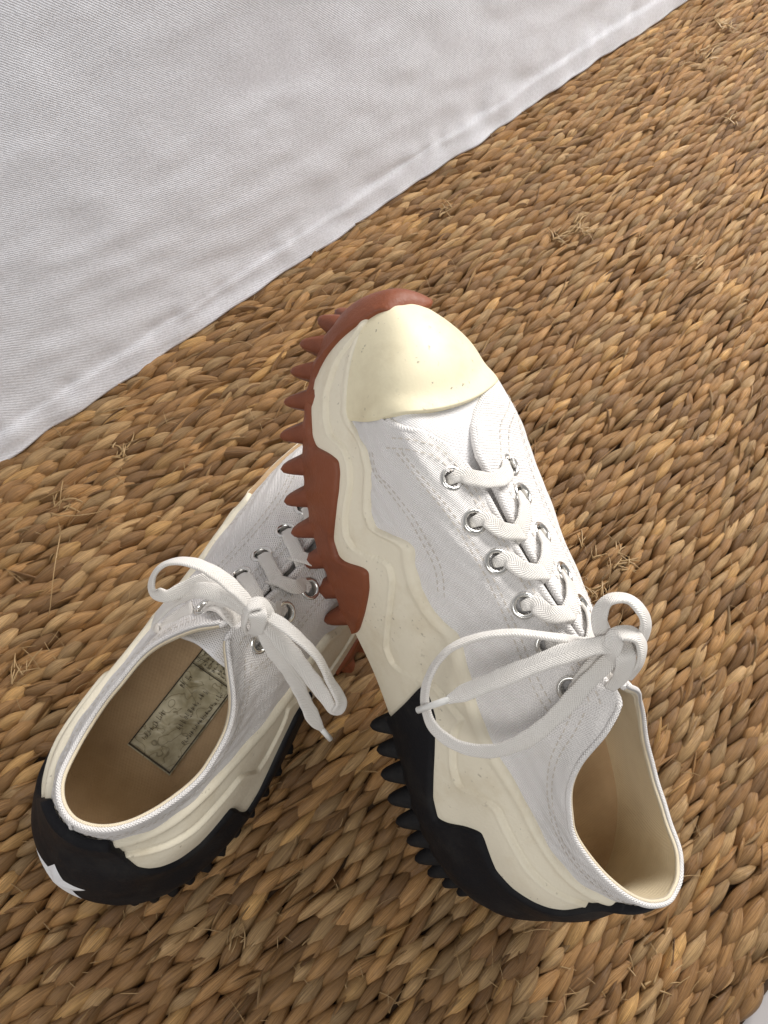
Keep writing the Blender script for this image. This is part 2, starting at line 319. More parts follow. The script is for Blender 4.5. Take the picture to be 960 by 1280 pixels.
def lug_mesh(name, material):
    lv = [(0, 1.20), (.22, 1.08), (.45, .90), (.66, .71), (.82, .54), (.93, .36), (1, .07)]; k = 12; P = []
    for s, r in lv:
        a = np.linspace(0, 2*np.pi, k, endpoint=False); ca, sa = np.cos(a), np.sin(a)
        rr = r*(1+.10*np.cos(5*a)*(s > .1))
        P.append(np.stack([rr*ca*.0056, rr*sa*.0058, np.full(k, -s*.0180)], 1))
    P = np.array(P); F = [tuple(q) for q in gfaces(len(lv), k, cj=True)]+[tuple((len(lv)-1)*k+q for q in range(k))]
    me = bpy.data.meshes.new(name); me.from_pydata(P.reshape(-1, 3).tolist(), [], [tuple(map(int, f)) for f in F]); me.materials.append(material)
    me.polygons.foreach_set('use_smooth', np.ones(len(me.polygons), bool)); me.update(); return me
LUG = {'gum': lug_mesh('gum_lug', M['gum']), 'black': lug_mesh('black_lug', M['black'])}
for v in LUG['gum'].vertices: v.co.x *= 1.0; v.co.z *= 1.22
for v in LUG['black'].vertices: v.co.x *= .98; v.co.y *= .9; v.co.z *= 1.08

def build_shoe(root, mir):
    kw = dict(parent=root, mir=mir)
    def patch(fv, tfun, nt, offfun, bag=None, clip=None):
        f = fv[:, None]; s = np.linspace(0, 1, nt)[None]; t = tfun(f, s); f = np.broadcast_to(f, t.shape)
        P = shell(f, t, offfun(f, t, s)); uv = np.stack([f*.33, t*.105], -1); return P, uv
    def edge(t, top, w, drop):          # rounds a layer down to what lies under it along its upper edge
        x = np.clip((top-t)/w, 0, 1); return drop*(1-np.sqrt(1-(1-x)**2))
    # --- midsole: both walls and the sole board under the foot
    fv = np.linspace(0, 2, 900)
    def moff(f, t, s):
        a = fold(f); top = midsole_top(a); g = np.where(a > .44, groove1(a), groove2(a)); d = t-g
        o = .0029+.0010/(1+np.exp(np.clip(d/.005, -30, 30)))-.0008*np.exp(-((d-.010)/.007)**2)+.0004*np.exp(-((d+.014)/.007)**2)
        o = o+.0008*np.exp(-((top-.035-t)/.02)**2)
        return o-edge(t, top, .022, .0034)
    b_ = Bag(); P, uv = patch(fv, lambda f, s: s**.9*midsole_top(fold(f)), 120, moff); b_.grid(P, uv)
    fb = np.linspace(0, 1, 60)[1:-1]; lo = shell(fb, 0*fb, .003); hi = shell(2-fb, 0*fb, .003); w = np.linspace(0, 1, 9)[None, :, None]
    b_.grid(lo[:, None]*(1-w)+hi[:, None]*w)
    b_.make('midsole', M['cream'], **kw)
    # --- outsoles: gum forefoot wrapping up over the toe, black heel
    def outsole(name, f0, f1, top, material, n, lugs, fend=None):
        fv = np.linspace(f0, f1, n); b_ = Bag()
        def tf(f, s):
            tp = np.maximum(top(f), .0); return tp*s**.85
        def off(f, t, s):
            tp = np.maximum(top(f), 0.); x = np.clip((tp-t)/.03, 0, 1)
            rib = .0005*np.cos(2*np.pi*fold(f)/LSTEP)*np.clip(1-t/.25, 0, 1)
            y = np.clip((t-.22)/.3, 0, 1); return .0034+(.0026-.0012*y*(np.abs(f-1) < .3))*np.sqrt(np.maximum(1-(1-x)**2, 0))+rib
        f = fv[:, None]; s = np.linspace(0, 1, 40)[None]; t = tf(f, s); ff = np.broadcast_to(f, t.shape).copy()
        if fend is not None:            # slanting end of the heel block
            sg = np.where(ff < 0, -1, 1); lim = np.interp(t, [0, .40, .5], [.436, .490, .494]); ff = np.where(np.abs(ff) > lim, sg*lim, ff)
        P = shell(ff, t, off(ff, t, s)); uv = np.stack([ff*.33, t*.105], -1)
        inner = shell(ff[:, -1], t[:, -1], .002)[:, None]; low = (P[:, :1]+[0, 0, -.0026]-normal(ff[:, :1], t[:, :1])*.002)
        b_.grid(np.concatenate([low, P, inner], 1))
        # tread plate
        h = n//2; A = low[:h, 0]; B_ = low[::-1][:h, 0]; w = np.linspace(0, 1, 9)[None, :, None]
        b_.grid(A[:, None]*(1-w)+B_[:, None]*w, flip=(name != 'x'))
        o = b_.make(name, material, **kw)
        return o
    LSTEP = .0395
    gtop = lambda f: gum_top(fold(f))+.10*np.exp(-((f-1.065)/.035)**2); btop = lambda f: black_top(np.abs(f))
    gum = outsole('gum_outsole', .5655, 1.4345, gtop, M['gum'], 640, None); gum['label'] = 'brown gum rubber forefoot outsole with saw-tooth lugs'
    blk = outsole('black_outsole', -.494, .494, btop, M['black'], 560, None, fend=1); blk['label'] = 'black rubber heel outsole with saw-tooth lugs'
    def put_lugs(parent, key, fs):
        for row, inset in ((0, 0), (1, .013), (2, .025)):
            for side in (1, -1):
                for i, a in enumerate(fs):
                    if row and i % 2 and key == 'gum' and a > .92: continue
                    f = side_f(a, side) % 2; p = shell(f, .04, .0008)
                    nh = normal(f, .12)*np.array([1, 1, 0]); nh = unit(nh)
                    if row and (np.linalg.norm(p[:2]-np.array([np.clip(p[0], .03, .24), 0])) < inset+.006): continue
                    tg = np.array([nh[1], -nh[0], 0]); lean = .72 if row == 0 else 0
                    zz = unit(np.array([0, 0, 1])-nh*lean); yy = unit(nh+np.array([0, 0, 1])*lean); xx = np.cross(yy, zz)
                    p = p-nh*(inset+.0034)+np.array([0, 0, .0008 if row == 0 else .008])
                    if mir: p = p*[1, -1, 1]; xx = -xx*[1, -1, 1]; yy = yy*[1, -1, 1]; zz = zz*[1, -1, 1]
                    o = bpy.data.objects.new('lug', LUG[key]); col.objects.link(o); o.parent = parent
                    sc = random.uniform(.94, 1.05)*(1 if row == 0 else .85)
                    R = np.stack([xx, yy, zz], 1)*sc
                    o.matrix_local = Matrix(((*R[0], p[0]), (*R[1], p[1]), (*R[2], p[2]), (0, 0, 0, 1)))
    put_lugs(gum, 'gum', np.arange(.590, .999, LSTEP)); put_lugs(blk, 'black', np.arange(.050, .437, .0345))
    # --- star on the back of the heel
    c0, t0, R0 = -.012, .365, .0140; pts = [(0, 0, .0016)]
    for k in range(10):
        r = R0 if k % 2 == 0 else R0*.50; th = math.pi/2+k*math.pi/5+.12; pts.append((r*math.cos(th), r*math.sin(th), 0))
    V = []; F = []
    def sp(x, y, h): return shell(np.array([(c0+x/.235) % 2]), np.array([t0+y/.100]), .0062+h)[0]
    nn = 6
    for k in range(10):
        a, b2 = pts[1+k], pts[1+(k+1) % 10]; base = len(V)
        for i in range(nn+1):
            for j in range(nn+1-i):
                u, v = i/nn, j/nn; q = [pts[0][m]*(1-u-v)+a[m]*u+b2[m]*v for m in range(3)]; V.append(sp(*q))
        def ix(i, j): return base+sum(nn+1-q for q in range(i))+j
        for i in range(nn):
            for j in range(nn-i):
                F.append((ix(i, j), ix(i+1, j), ix(i, j+1)))
                if j < nn-i-1: F.append((ix(i+1, j), ix(i+1, j+1), ix(i, j+1)))
    make('star_emblem', V, F, M['star'], smooth=False, label='white five-pointed star on the back of the black heel', **kw)
    # --- canvas quarters, with eyelet holes
    ctr = {s: np.array([shell(np.array([f]), np.array([t]), 0)[0] for f, t in (EYE_IN if s > 0 else EYE_OUT)]) for s in (1, -1)}
    for side in (1, -1):
        n, m_ = 300, 96; i = np.linspace(0, 1, n)[:, None]; j = np.linspace(0, 1, m_)[None]
        s0 = .30+.25*0; a0 = i
        t = None
        ft = lambda t: quarter_front(t, side)
        lowt = lambda a: np.clip(midsole_top(a)-.07, 0, 1)
        # top row reaches the front curve, lower rows end under the toe cap
        T = j*np.ones_like(i); A = i*ft(.30+.70*T); T = lowt(A)+(1-lowt(A))*T; A = i*ft(T)
        T = lowt(A)*(1-j)+1*j; A = i*ft(T)
        Fp = side_f(A, side) % 2
        wr = .0004*np.sin(A*90+T*25)*np.sin(T*60+A*31)
        Po = shell(Fp, T, .0013+.0008*np.clip((A-.70)/.08, 0, 1)+wr-.0006*np.clip((T-.97)/.03, 0, 1)); Pi = shell(Fp, T, -.0013)
        cc = (Po[:-1, :-1]+Po[1:, 1:])/2; keep = np.min(np.linalg.norm(cc[:, :, None]-ctr[side][None, None], axis=-1), -1) > .0036
        uv = np.stack([A*.33, T*.105], -1)
        fl = side < 0
        b_ = Bag(); b_.grid(Po, uv, mask=keep, flip=fl)
        # rolled edge along the lacing opening and down the front
        k0 = int(np.argmin(abs(A[:, -1]-.455))); ed = np.concatenate([.5*(Po+Pi)[k0:, -1], .5*(Po+Pi)[-1, -2:int(m_*.52):-1]])
        tube(b_, ed, np.linspace(.00150, .0019, len(ed)), k=8)
        qo = b_.make('canvas_quarter', M['canvas'], label=None, **kw)
        Tl = .36*(1-j)+j*1.; Tl = Tl+0*i; Pc = shell(Fp, Tl, -.0013); cc = (Pc[:-1, :-1]+Pc[1:, 1:])/2; keep = np.min(np.linalg.norm(cc[:, :, None]-ctr[side][None, None], axis=-1), -1) > .0042
        b_ = Bag(); b_.grid(Pc, uv, mask=keep, flip=not fl); b_.make('lining', M['lining'], **kw)
        # stitch rows
        st = Bag()
        def row(pts, step=.0031, ln=.0019, r=.00024, off=.00165):
            pts = np.array(pts, float); pf = hermite(np.arange(len(pts)), pts, np.linspace(0, len(pts)-1, 500)); Q = shell(side_f(pf[:, 0], side) % 2, pf[:, 1], off+.0008*np.clip((pf[:, 0]-.70)/.08, 0, 1)); Nn = normal(side_f(pf[:, 0], side) % 2, pf[:, 1])
            d = np.r_[0, np.cumsum(np.linalg.norm(np.diff(Q, axis=0), axis=1))]
            for s in np.arange(.001, d[-1]-ln, step):
                a_ = np.array([np.interp(s, d, Q[:, k]) for k in range(3)]); c_ = np.array([np.interp(s+ln, d, Q[:, k]) for k in range(3)]); nn_ = np.array([np.interp(s, d, Nn[:, k]) for k in range(3)])
                w_ = unit(np.cross(c_-a_, nn_))*r; h_ = nn_*.00014
                V = [a_-w_, a_+w_, c_+w_, c_-w_, a_*.8+c_*.2+h_, a_*.2+c_*.8+h_]
                st.add(V, [(0, 1, 4), (1, 2, 5, 4), (2, 3, 5), (3, 0, 4, 5)])
        r1 = [(.785, .715), (.741, .782), (.695, .832), (.647, .843), (.605, .841), (.55, .834), (.511, .832), (.469, .850), (.445, .88)]
        r3 = [(.79, .55), (.7615, .56), (.741, .616), (.705, .672), (.667, .690), (.637, .690), (.60, .655)]
        if side < 0: r1 = [(a, .5*(t+.84)+.0) for a, t in r1]
        row(r1); row([(a, t-.022) for a, t in r1])
        row(r3); row([(a, t-.022) for a, t in r3])
        e = [(.456, .962)]+[(a, .963) for a in np.arange(.48, .72, .03)]+[(.74, .958), (.765, .925), (.785, .88), (.792, .82), (.798, .75), (.803, .66)]
        row(e); row([(max(a-.012, .46), t-.024) for a, t in e])
        cl = [(.452, .93), (.43, .925), (.39, .915), (.33, .91), (.25, .91), (.18, .93), (.10, .93), (.02, .93)]
        row(cl); row([(a, t-.03) for a, t in cl])
        st.make('stitching', M['thread'], **kw)
    # --- taped edge round the collar
    fc = np.linspace(-.458, .458, 260); Q = shell(fc % 2, np.full_like(fc, 1.), 0)
    Q[:, 2] += .0004+.0003*np.sin(fc*60)*np.cos(fc*23)
    b_ = Bag(); tube(b_, Q+normal(fc % 2, 1.)*.0006, .00115, k=8); b_.make('collar_binding', M['canvas'], **kw); b_ = Bag(); tube(b_, Q-normal(fc % 2, 1.)*.0007-np.array([0, 0, .0003]), .0010, k=8); b_.make('collar_piping', M['piping'], **kw)
    b_ = Bag(); tt = np.linspace(.86, 1, 14); tube(b_, shell(0*tt, tt, .0013), .0011, k=8); b_.make('heel_seam', M['canvas'], **kw)
    # --- toe cap
    ts = [.325, .40, .48, .57, .66, .77, .88]; rows = []; na = 70
    for q in np.linspace(0, 1, na):
        sec = []
        c = np.linspace(-1, 1, 61)
        # rear edge curve across the shoe
        rear = hermite([-1, -.6, -.2, .1, .5, 1], [.829, .826, .829, .833, .829, .826], -c)[:, 0]
        a = rear+(1-rear)*q
        pts = []
        for ci, ai in zip(c, a):
            pts.append(ai)
        rows.append(a)
    A = np.array(rows); C_ = np.linspace(-1, 1, 61)
    P = np.empty((na, 61, 3)); kn = np.r_[-(1-np.array(ts))/.675, ((1-np.array(ts))/.675)[::-1]]
    for i in range(na):
        for j in range(61):
            pass
    # evaluate sections on a regular set of stations, then read the warped grid from them
    st_a = np.linspace(.80, 1, 60); SEC = []
    for a in st_a:
        s_ = sect(a, ts, np.array([.0029, .0031, .0032, .0032, .0032, .0032, .0032])+.0006*math.sin(math.pi*min(1, max(0, (a-.82)/.18)))); SEC.append(hermite(kn, s_, C_))
    SEC = np.array(SEC); e1_ = SEC[:, 0].copy(); e2_ = SEC[:, -1].copy(); th = C_*math.pi/2
    i0 = int(np.argmin(abs(st_a-.845))); S0 = SEC[i0]; m0 = .5*(e1_[i0]+e2_[i0]); h0 = .5*(e2_[i0]-e1_[i0]); D = S0-m0
    D = .5*(D+D[::-1]*[1, -1, 1]) if False else D
    for _ in range(40): D[1:-1] = .5*D[1:-1]+.25*(D[:-2]+D[2:])
    u0 = (D[:, :2]@h0[:2])/(h0[:2]@h0[:2]); v0 = D[:, 2]-u0*h0[2]; x0_ = D[:, 0]-u0*h0[0]
    for i, a in enumerate(st_a):
        if i <= i0: continue
        q = (a-st_a[i0])/(1-st_a[i0]); g = (1-q**2.1)**.72*(1-.12*q); mid_ = .5*(e1_[i]+e2_[i]); hv_ = .5*(e2_[i]-e1_[i])
        SEC[i] = mid_+u0[:, None]*hv_+np.array([0, 0, 1])*(v0*g)[:, None]; SEC[i][:, 0] += x0_*g-(.26*min(1, q*3))*v0*g*q
    for _ in range(10):
        SEC[:, 1:-1] = .5*SEC[:, 1:-1]+.25*(SEC[:, :-2]+SEC[:, 2:]); SEC[1:-1, 1:-1] = .6*SEC[1:-1, 1:-1]+.2*(SEC[:-2, 1:-1]+SEC[2:, 1:-1])
    for j in range(61): P[:, j] = hermite(st_a, SEC[:, j], A[:, j])
    lowr = P[0]-unit(np.array([.3, 0, 1]))*.0030; P = np.concatenate([lowr[None], P[:1]-unit(np.array([.3, 0, 1]))*.0004, P], 0)
    uv = np.stack(np.broadcast_arrays(np.linspace(0, .06, na+2)[:, None], C_[None]*.05), -1)
    make('toe_cap', P, gfaces(na+2, 61, flip=True), M['toe'], uv=uv, **kw)
    # --- tongue and vamp below the lacing
    ts = [.52, .64, .76, .86, .93]; kn = np.r_[-(1-np.array(ts))/.48, ((1-np.array(ts))/.48)[::-1]]; C_ = np.linspace(-1, 1, 41); rows = []
    av = np.linspace(.462, .848, 90)
    for a in av:
        off = -.0052+.0036*np.clip((a-.765)/.05, 0, 1)
        rows.append(hermite(kn, sect(a, ts, off), C_))
    rows = np.array(rows); d = unit(rows[0]-rows[3]); ext = []
    for k in np.linspace(1, 0, 10)[:-1]: ext.append(rows[0]+d*.010*k*(1-.25*C_[:, None]**2)+np.array([0, 0, -.0015])*k)
    rows = np.concatenate([np.array(ext), rows]); uv = np.stack(np.broadcast_arrays(np.arange(len(rows))[:, None]*.0015, C_[None]*.03), -1)
    tg = make('tongue', rows, gfaces(len(rows), 41, flip=True), M['tongue'], uv=uv, **kw)
    md = tg.modifiers.new('thickness', 'SOLIDIFY'); md.thickness = .0022; md.offset = -1
    # --- insole
    fi = np.linspace(.02, .93, 60); lo = shell(fi, 0*fi+.42, -.0006); hi = shell(2-fi, 0*fi+.42, -.0006); w = np.linspace(0, 1, 31)[None, :, None]
    I = lo[:, None]*(1-w)+hi[:, None]*w; I[..., 2] = .0500+.005*(abs(2*w[..., 0]-1))**6-.001*np.sin(np.pi*w[..., 0])+0*I[..., 2]
    uv = np.stack([I[..., 0], I[..., 1]], -1); make('insole', I, gfaces(60, 31), M['insole'], uv=uv, **kw)
    # --- eyelets
    for k, (f, t) in enumerate(EYES):
        c = shell(np.array([f]), np.array([t]), .0009)[0]; n_ = normal(np.array([f]), np.array([t]))[0]
        x = unit(np.cross(n_, [.2, .9, .1])); y = np.cross(n_, x); a = np.linspace(0, 2*np.pi, 28, endpoint=False)
        prof = [(5.2, .1), (5.15, .55), (4.8, 1.0), (4.3, 1.2), (3.8, 1.1), (3.4, .7), (3.15, .1), (3.05, -.8), (3.0, -2.6)]
        P = np.array([[c+(r*(math.cos(q)*x+math.sin(q)*y)+h*n_)/1000 for q in a] for r, h in prof])
        make('eyelet', P, gfaces(len(prof), 28, cj=True, flip=False), M['metal'], **kw)
    # --- crossed lacing
    def S(f, t, o): return shell(np.array([f]), np.array([t]), o)[0]
    def NN(f, t): return normal(np.array([f]), np.array([min(t, .97)]))[0]
    def emerge(f, t, toc):
        n_ = NN(f, t); c = S(f, t, 0)
        return [c-n_*.004-toc*.0004, c+n_*.0008+toc*.0002, c+n_*.0030+toc*.0030], [-toc, unit(n_*.35-toc), unit(n_-toc*.25)], [.0040, .0044, .0056]
    for i in range(6):
        fm, tm = EYE_IN[i]; fo, to = EYE_OUT[i]
        cm, co = S(fm, tm, 0), S(fo, to, 0); toc = unit(co-cm)
        if i == 0:
            p, q, w = emerge(fm, tm, toc); p2, q2, w2 = emerge(fo, to, -toc)
            mid = .5*(S(fm, 1, .0035)+S(fo, 1, .0035))+np.array([0, 0, .0008])
            P_ = p+[S(fm, .965, .0042), mid]+[S(fo, .965, .0040)]+p2[::-1]; Q_ = q+[NN(fm, .97), unit(NN(fm, .97)+NN(fo, .97)), NN(fo, .97)]+q2[::-1]; W_ = w+[.0066, .0068, .0066]+w2[::-1]
            b_ = Bag(); ribbon(b_, P_, Q_, W_, n=70); b_.make('lace', M['lace'], **kw)
            continue
        for side in (1, -1):
            if i == 5 and side > 0: continue
            (f0, t0_), (f1, t1_) = ((fm, tm), (fo, to)) if side > 0 else ((fo, to), (fm, tm))
            tc_ = toc*side; dx = -.020 if i < 5 else 0
            g0 = f0+dx*side*1; g1 = f1-dx*side*1
            p, q, w = emerge(f0, t0_, unit(tc_+unit(S(g0, t0_, 0)-S(f0, t0_, 0)+1e-9)*(.25 if i < 5 else 0)))
            hgt = .0036 if side > 0 else .0022
            e0 = f0+.5*dx*side; mid = .5*(S(f0+dx*side, 1, hgt)+S(f1-dx*side, 1, hgt))
            p += [S(e0, .965, .0040), mid, S(f1-1.3*dx*side, .965, -.0022), S(f1-1.7*dx*side, .93, -.0045)]
            q += [NN(e0, .96), unit(NN(f0, .97)+NN(f1, .97)), NN(f1, .95), NN(f1, .93)]; w += [.0066, .0068, .0064, .0055]
            b_ = Bag(); ribbon(b_, p, q, w, n=64); b_.make('lace', M['lace'], **kw)

def place(name, loc, R, **props):
    o = bpy.data.objects.new(name, None); o.empty_display_size = .05; col.objects.link(o)
    o.matrix_world = Matrix(((*R[0], loc[0]), (*R[1], loc[1]), (*R[2], loc[2]), (0, 0, 0, 1)))
    for k, v in props.items(): o[k] = v
    return o
def rot(rx, ry, rz):
    cx, sx, cy, sy, cz, sz = math.cos(rx), math.sin(rx), math.cos(ry), math.sin(ry), math.cos(rz), math.sin(rz)
    return np.array([[cz, -sz, 0], [sz, cz, 0], [0, 0, 1]])@np.array([[cy, 0, sy], [0, 1, 0], [-sy, 0, cy]])@np.array([[1, 0, 0], [0, cx, -sx], [0, sx, cx]])
RA, PA = rot(0, .0291, 1.0975), np.array([-.1146, -.0028, -.0005])
RB, PB = rot(.3908, -.4717, 2.0807), np.array([.0827, .0201, -.0003])
flat_shoe = place('sneaker', PA, RA, label='white canvas platform sneaker standing flat on the woven rug, star on its black heel', category='sneaker', group='pair of white platform sneakers')
lean_shoe = place('sneaker', PB, RB, label='white canvas platform sneaker leaning with its toe on the other, brown saw-tooth sole showing', category='sneaker', group='pair of white platform sneakers')
build_shoe(flat_shoe, True); build_shoe(lean_shoe, False)

# ------------------------------------------------------------------ bows
def bow(root, R, P0, strands):
    for st in strands:
        pts = np.array([at(x, y, z) for x, y, z, *_ in st['p']]); Nn = np.array([unit(q[4]) if len(q) > 4 else (0, 0, 1) for q in st['p']]); W = [q[3]*st.get('k', .74) for q in st['p']]
        b_ = Bag(); ribbon(b_, (pts-P0)@R, Nn@R, W, th=st.get('th', .0020), n=st.get('n', 80)); o = b_.make('lace', M['lace'], root)
        if 'aglet' in st:
            a, c = [np.array(at(*q)) for q in st['aglet']]; b_ = Bag(); tube(b_, (np.array([a, a*.5+c*.5, c])-P0)@R, [.0013]*3, k=10); b_.make('aglet', M['plastic'], o)
U = (0, 0, 1)
bow(lean_shoe, RB, PB, [
  dict(p=[(712, 862, .142, .004, (1, 0, .3)), (716, 858, .148, .005, (.6, 0, 1)), (735, 838, .157, .007, U), (760, 815, .160, .007, U)], n=30),
  dict(p=[(768, 806, .160, .006, (.2, .6, 1)), (735, 802, .162, .006, (0, .9, 1)), (690, 796, .163, .0075, (0, .8, .7)), (640, 791, .161, .0075, (0, .9, .75)), (596, 797, .155, .0075, (-.3, .8, .75)), (560, 813, .147, .0075, (-.6, .7, .7)), (538, 842, .139, .007, (-.9, .3, .6)), (531, 876, .131, .007, (-.9, -.2, .6)), (541, 908, .126, .0068, (-.8, -.6, .7)), (570, 931, .126, .007, (-.3, -.8, .9)), (612, 939, .130, .0075, (0, -.8, 1)),
        (655, 926, .139, .0085, (0, -.5, 1)), (700, 890, .149, .009, (.1, -.4, 1)), (735, 852, .157, .009, (.1, -.3, 1)), (768, 820, .163, .0075, (.1, -.2, 1))], n=170),
  dict(p=[(790, 806, .166, .0085, (.1, .1, 1)), (755, 806, .167, .009, U), (710, 816, .165, .0095, U), (660, 834, .159, .0095, (-.1, 0, 1)), (610, 854, .150, .0095, (-.3, 0, 1)), (580, 866, .144, .0085, (-.4, 0, 1)), (560, 875, .140, .0045, (-.5, 0, 1))], aglet=[(562, 874, .1405), (522, 888, .130)], n=110),
  dict(p=[(768, 815, .160, .007, (-.5, .5, 1)), (753, 790, .166, .0085, (-.5, .1, 1)), (750, 767, .172, .0085, (-.6, .2, .9)), (761, 750, .176, .0085, (-.2, .7, .9)), (783, 748, .177, .0085, (.2, .7, .9)), (801, 763, .175, .009, (.6, .3, .9)), (806, 785, .169, .0095, (.5, -.1, 1)), (795, 808, .163, .008, (.6, -.4, 1)), (775, 825, .160, .006, (0, 0, 1))], n=110),
  dict(p=[(772, 840, .155, .006, (-.4, -.7, 1)), (766, 812, .168, .0085, (-.6, .1, 1)), (772, 793, .172, .0095, (-.2, .6, 1)), (792, 793, .172, .0095, (.4, .4, 1)), (802, 808, .168, .0095, (.8, 0, 1)), (799, 830, .161, .0085, (.8, -.3, .8)), (784, 848, .153, .006, (.3, -.8, .6))], n=70),
  dict(p=[(775, 797, .165, .009, (-.3, .3, 1)), (782, 818, .168, .010, (0, 0, 1)), (776, 846, .158, .008, (0, -.6, 1)), (762, 860, .150, .006, (-.2, -1, .6))], n=40),
])
bow(flat_shoe, RA, PA, [
  dict(p=[(257, 761, .088, .004, (1, 0, .4)), (262, 757, .100, .005, (.5, -.3, 1)), (284, 752, .113, .007, (0, -.2, 1)), (312, 766, .122, .007, (.2, 0, 1))], n=34),
  dict(p=[(321, 803, .092, .004, (0, 1, .3)), (320, 795, .103, .0045, (0, .8, 1)), (318, 780, .116, .005, U), (320, 768, .122, .006, U)], n=30),
  dict(p=[(322, 768, .122, .006, U), (300, 742, .131, .008, (.2, .3, 1)), (270, 717, .136, .009, (0, .5, 1)), (240, 703, .137, .0095, (-.1, .8, .8)), (212, 703, .133, .0095, (-.5, .9, .7)), (193, 719, .126, .0095, (-1, .2, .6)), (191, 738, .121, .009, (-1, -.5, .8)), (206, 745, .119, .008, (0, -.8, 1)), (232, 735, .121, .008, (.3, -.5, 1)), (262, 725, .126, .009, (.1, -.2, 1)), (290, 738, .128, .0095, (.1, -.1, 1)), (316, 762, .124, .007, U)], n=150),
  dict(p=[(318, 770, .121, .006, U), (288, 748, .127, .009, (0, -.2, 1)), (256, 738, .126, .0095, (-.1, -.1, 1)), (228, 744, .117, .0095, (-.4, .1, 1)), (205, 762, .104, .009, (-.8, .1, .8)), (193, 780, .088, .0085, (-1, 0, .5)), (199, 786, .080, .008, (-.8, -.6, -.2)), (212, 776, .083, .008, (0, -.3, -1)), (240, 760, .093, .008, (0, 0, -1))], n=100),
  dict(p=[(324, 764, .124, .006, U), (346, 776, .124, .0075, (.5, 0, 1)), (372, 796, .121, .008, (.8, .4, .8)), (396, 820, .115, .008, (1, .4, .6)), (412, 850, .105, .008, (1, .2, .6)), (426, 880, .095, .008, (.6, -.2, .9)), (420, 890, .089, .0075, (.2, -1, .3)), (404, 868, .093, .0085, (-.3, -.4, 1)), (382, 838, .102, .009, (-.2, -.2, 1)), (354, 804, .115, .009, (-.1, -.1, 1)), (326, 772, .123, .007, U)], n=150),
  dict(p=[(322, 774, .121, .006, U), (336, 802, .113, .009, (-.1, -.3, 1)), (354, 828, .103, .009, (.1, -.4, 1)), (370, 852, .092, .0085, (.4, -.5, .8)), (383, 880, .081, .0085, (.5, -.3, .8)), (396, 904, .071, .007, (.4, -.4, .8)), (402, 911, .067, .0035, (.4, -.4, .8))], aglet=[(401, 910, .067), (413, 924, .060)], n=110),
  dict(p=[(307, 790, .108, .006, (-.6, -.8, .6)), (306, 772, .124, .008, (-.9, 0, .9)), (312, 757, .129, .0095, (-.4, .5, 1)), (326, 754, .129, .0095, (.3, .6, 1)), (334, 766, .126, .0095, (.8, .1, 1)), (330, 782, .120, .0085, (.6, -.6, .8)), (318, 788, .112, .006, (0, -1, .5))], n=70),
  dict(p=[(318, 756, .124, .0085, (0, .6, 1)), (322, 768, .129, .010, U), (322, 784, .122, .0085, (0, -.7, 1)), (316, 792, .112, .006, (0, -1, .5))], n=40),
])

# ------------------------------------------------------------------ insole label of the flat shoe
def label_local(x, y, z=.0505): return (x, y, z)
n, m_ = 40, 16; X = np.linspace(.053, .127, n)[:, None]; Y = np.linspace(-.0122, .0122, m_)[None]+0*X; X = X+0*Y
Z = .0505+.0009*np.array([[mnoise.noise(Vector((x*120, y*160, 3))) for x, y in zip(a, b2)] for a, b2 in zip(X, Y)])+.0004
Y = Y+.0025
LAB = place('x', (0, 0, 0), np.eye(3)); bpy.data.objects.remove(LAB)
lab = make('size_label', np.stack([X, Y, Z], -1), gfaces(n, m_, flip=True), M['label'], flat_shoe, label='worn silvery printed size label with curled corner')
ink = Bag(); rg = random.Random(5)
def glyph_row(x0, x1, y, h, gap=.0016):
    x = x0
    while x < x1:
        w = rg.uniform(.0005, .0012)
        for _ in range(3):
            a0, b0 = x+rg.uniform(0, w), y+rg.uniform(0, h*.6); dx, dy = (rg.choice([(w*.9, .00022), (.00022, h*.8), (.00022, h*.5)]))
            ink.add([(a0, b0, .0519), (a0+dx, b0, .0519), (a0+dx, b0+dy, .0519), (a0, b0+dy, .0519)], [(0, 1, 2, 3)])
        x += gap
for k in range(8): glyph_row(.088, .100, -.0118+k*.0029, .0022, .0017)
glyph_row(.074, .080, .0068, .0032, .0019); glyph_row(.058, .078, -.0040, .0028, .0018); glyph_row(.054, .082, -.0098, .0020, .0015); glyph_row(.046, .060, .0062, .0024, .0017)
for x_a, y_a, x_b, y_b in [(.0405, -.0119, .101, -.0113), (.0405, .0113, .101, .0119), (.0405, -.0113, .0413, .0113), (.086, -.0113, .0865, .0113)]:
    ink.add([(x_a, y_a, .0519), (x_b, y_a, .0519), (x_b, y_b, .0519), (x_a, y_b, .0519)], [(0, 1, 2, 3)])
ink.V = [v+[.013, .0025, 0] for v in ink.V]; ink.make('label_print', M['ink'], lab, smooth=False)

# ------------------------------------------------------------------ rug
ZR = -.009
fan = np.array([.53, 1.43])                                         # the plaits fan out from here
hem0, hem1 = np.array([-.225, .208]), np.array([.19, .678]); hd = unit(hem1-hem0); hn = np.array([-hd[1], hd[0]])
e0, e1 = np.array([.203, -.033]), np.array([.213, -.021]); ed_ = unit(e1-e0); en = np.array([ed_[1], -ed_[0]])   # the rug's own edge, lower right
rug = make('rug', [(-.75, -.5, ZR-.009), (.75, -.5, ZR-.009), (.75, 1.1, ZR-.009), (-.75, 1.1, ZR-.009)], [(0, 1, 2, 3)], M['backing'], kind='structure')
bpy.data.objects.remove(rug)
x0 = e0-ed_*.185; x1 = e1+ed_*.33
rug = make('rug', [(*x0, ZR-.0085), (*x1, ZR-.0085), (.46, .86, ZR-.0085), (-.49, .86, ZR-.0085), (-.49, -.17, ZR-.0085)], [(0, 1, 2, 3, 4)], M['backing'], kind='structure')
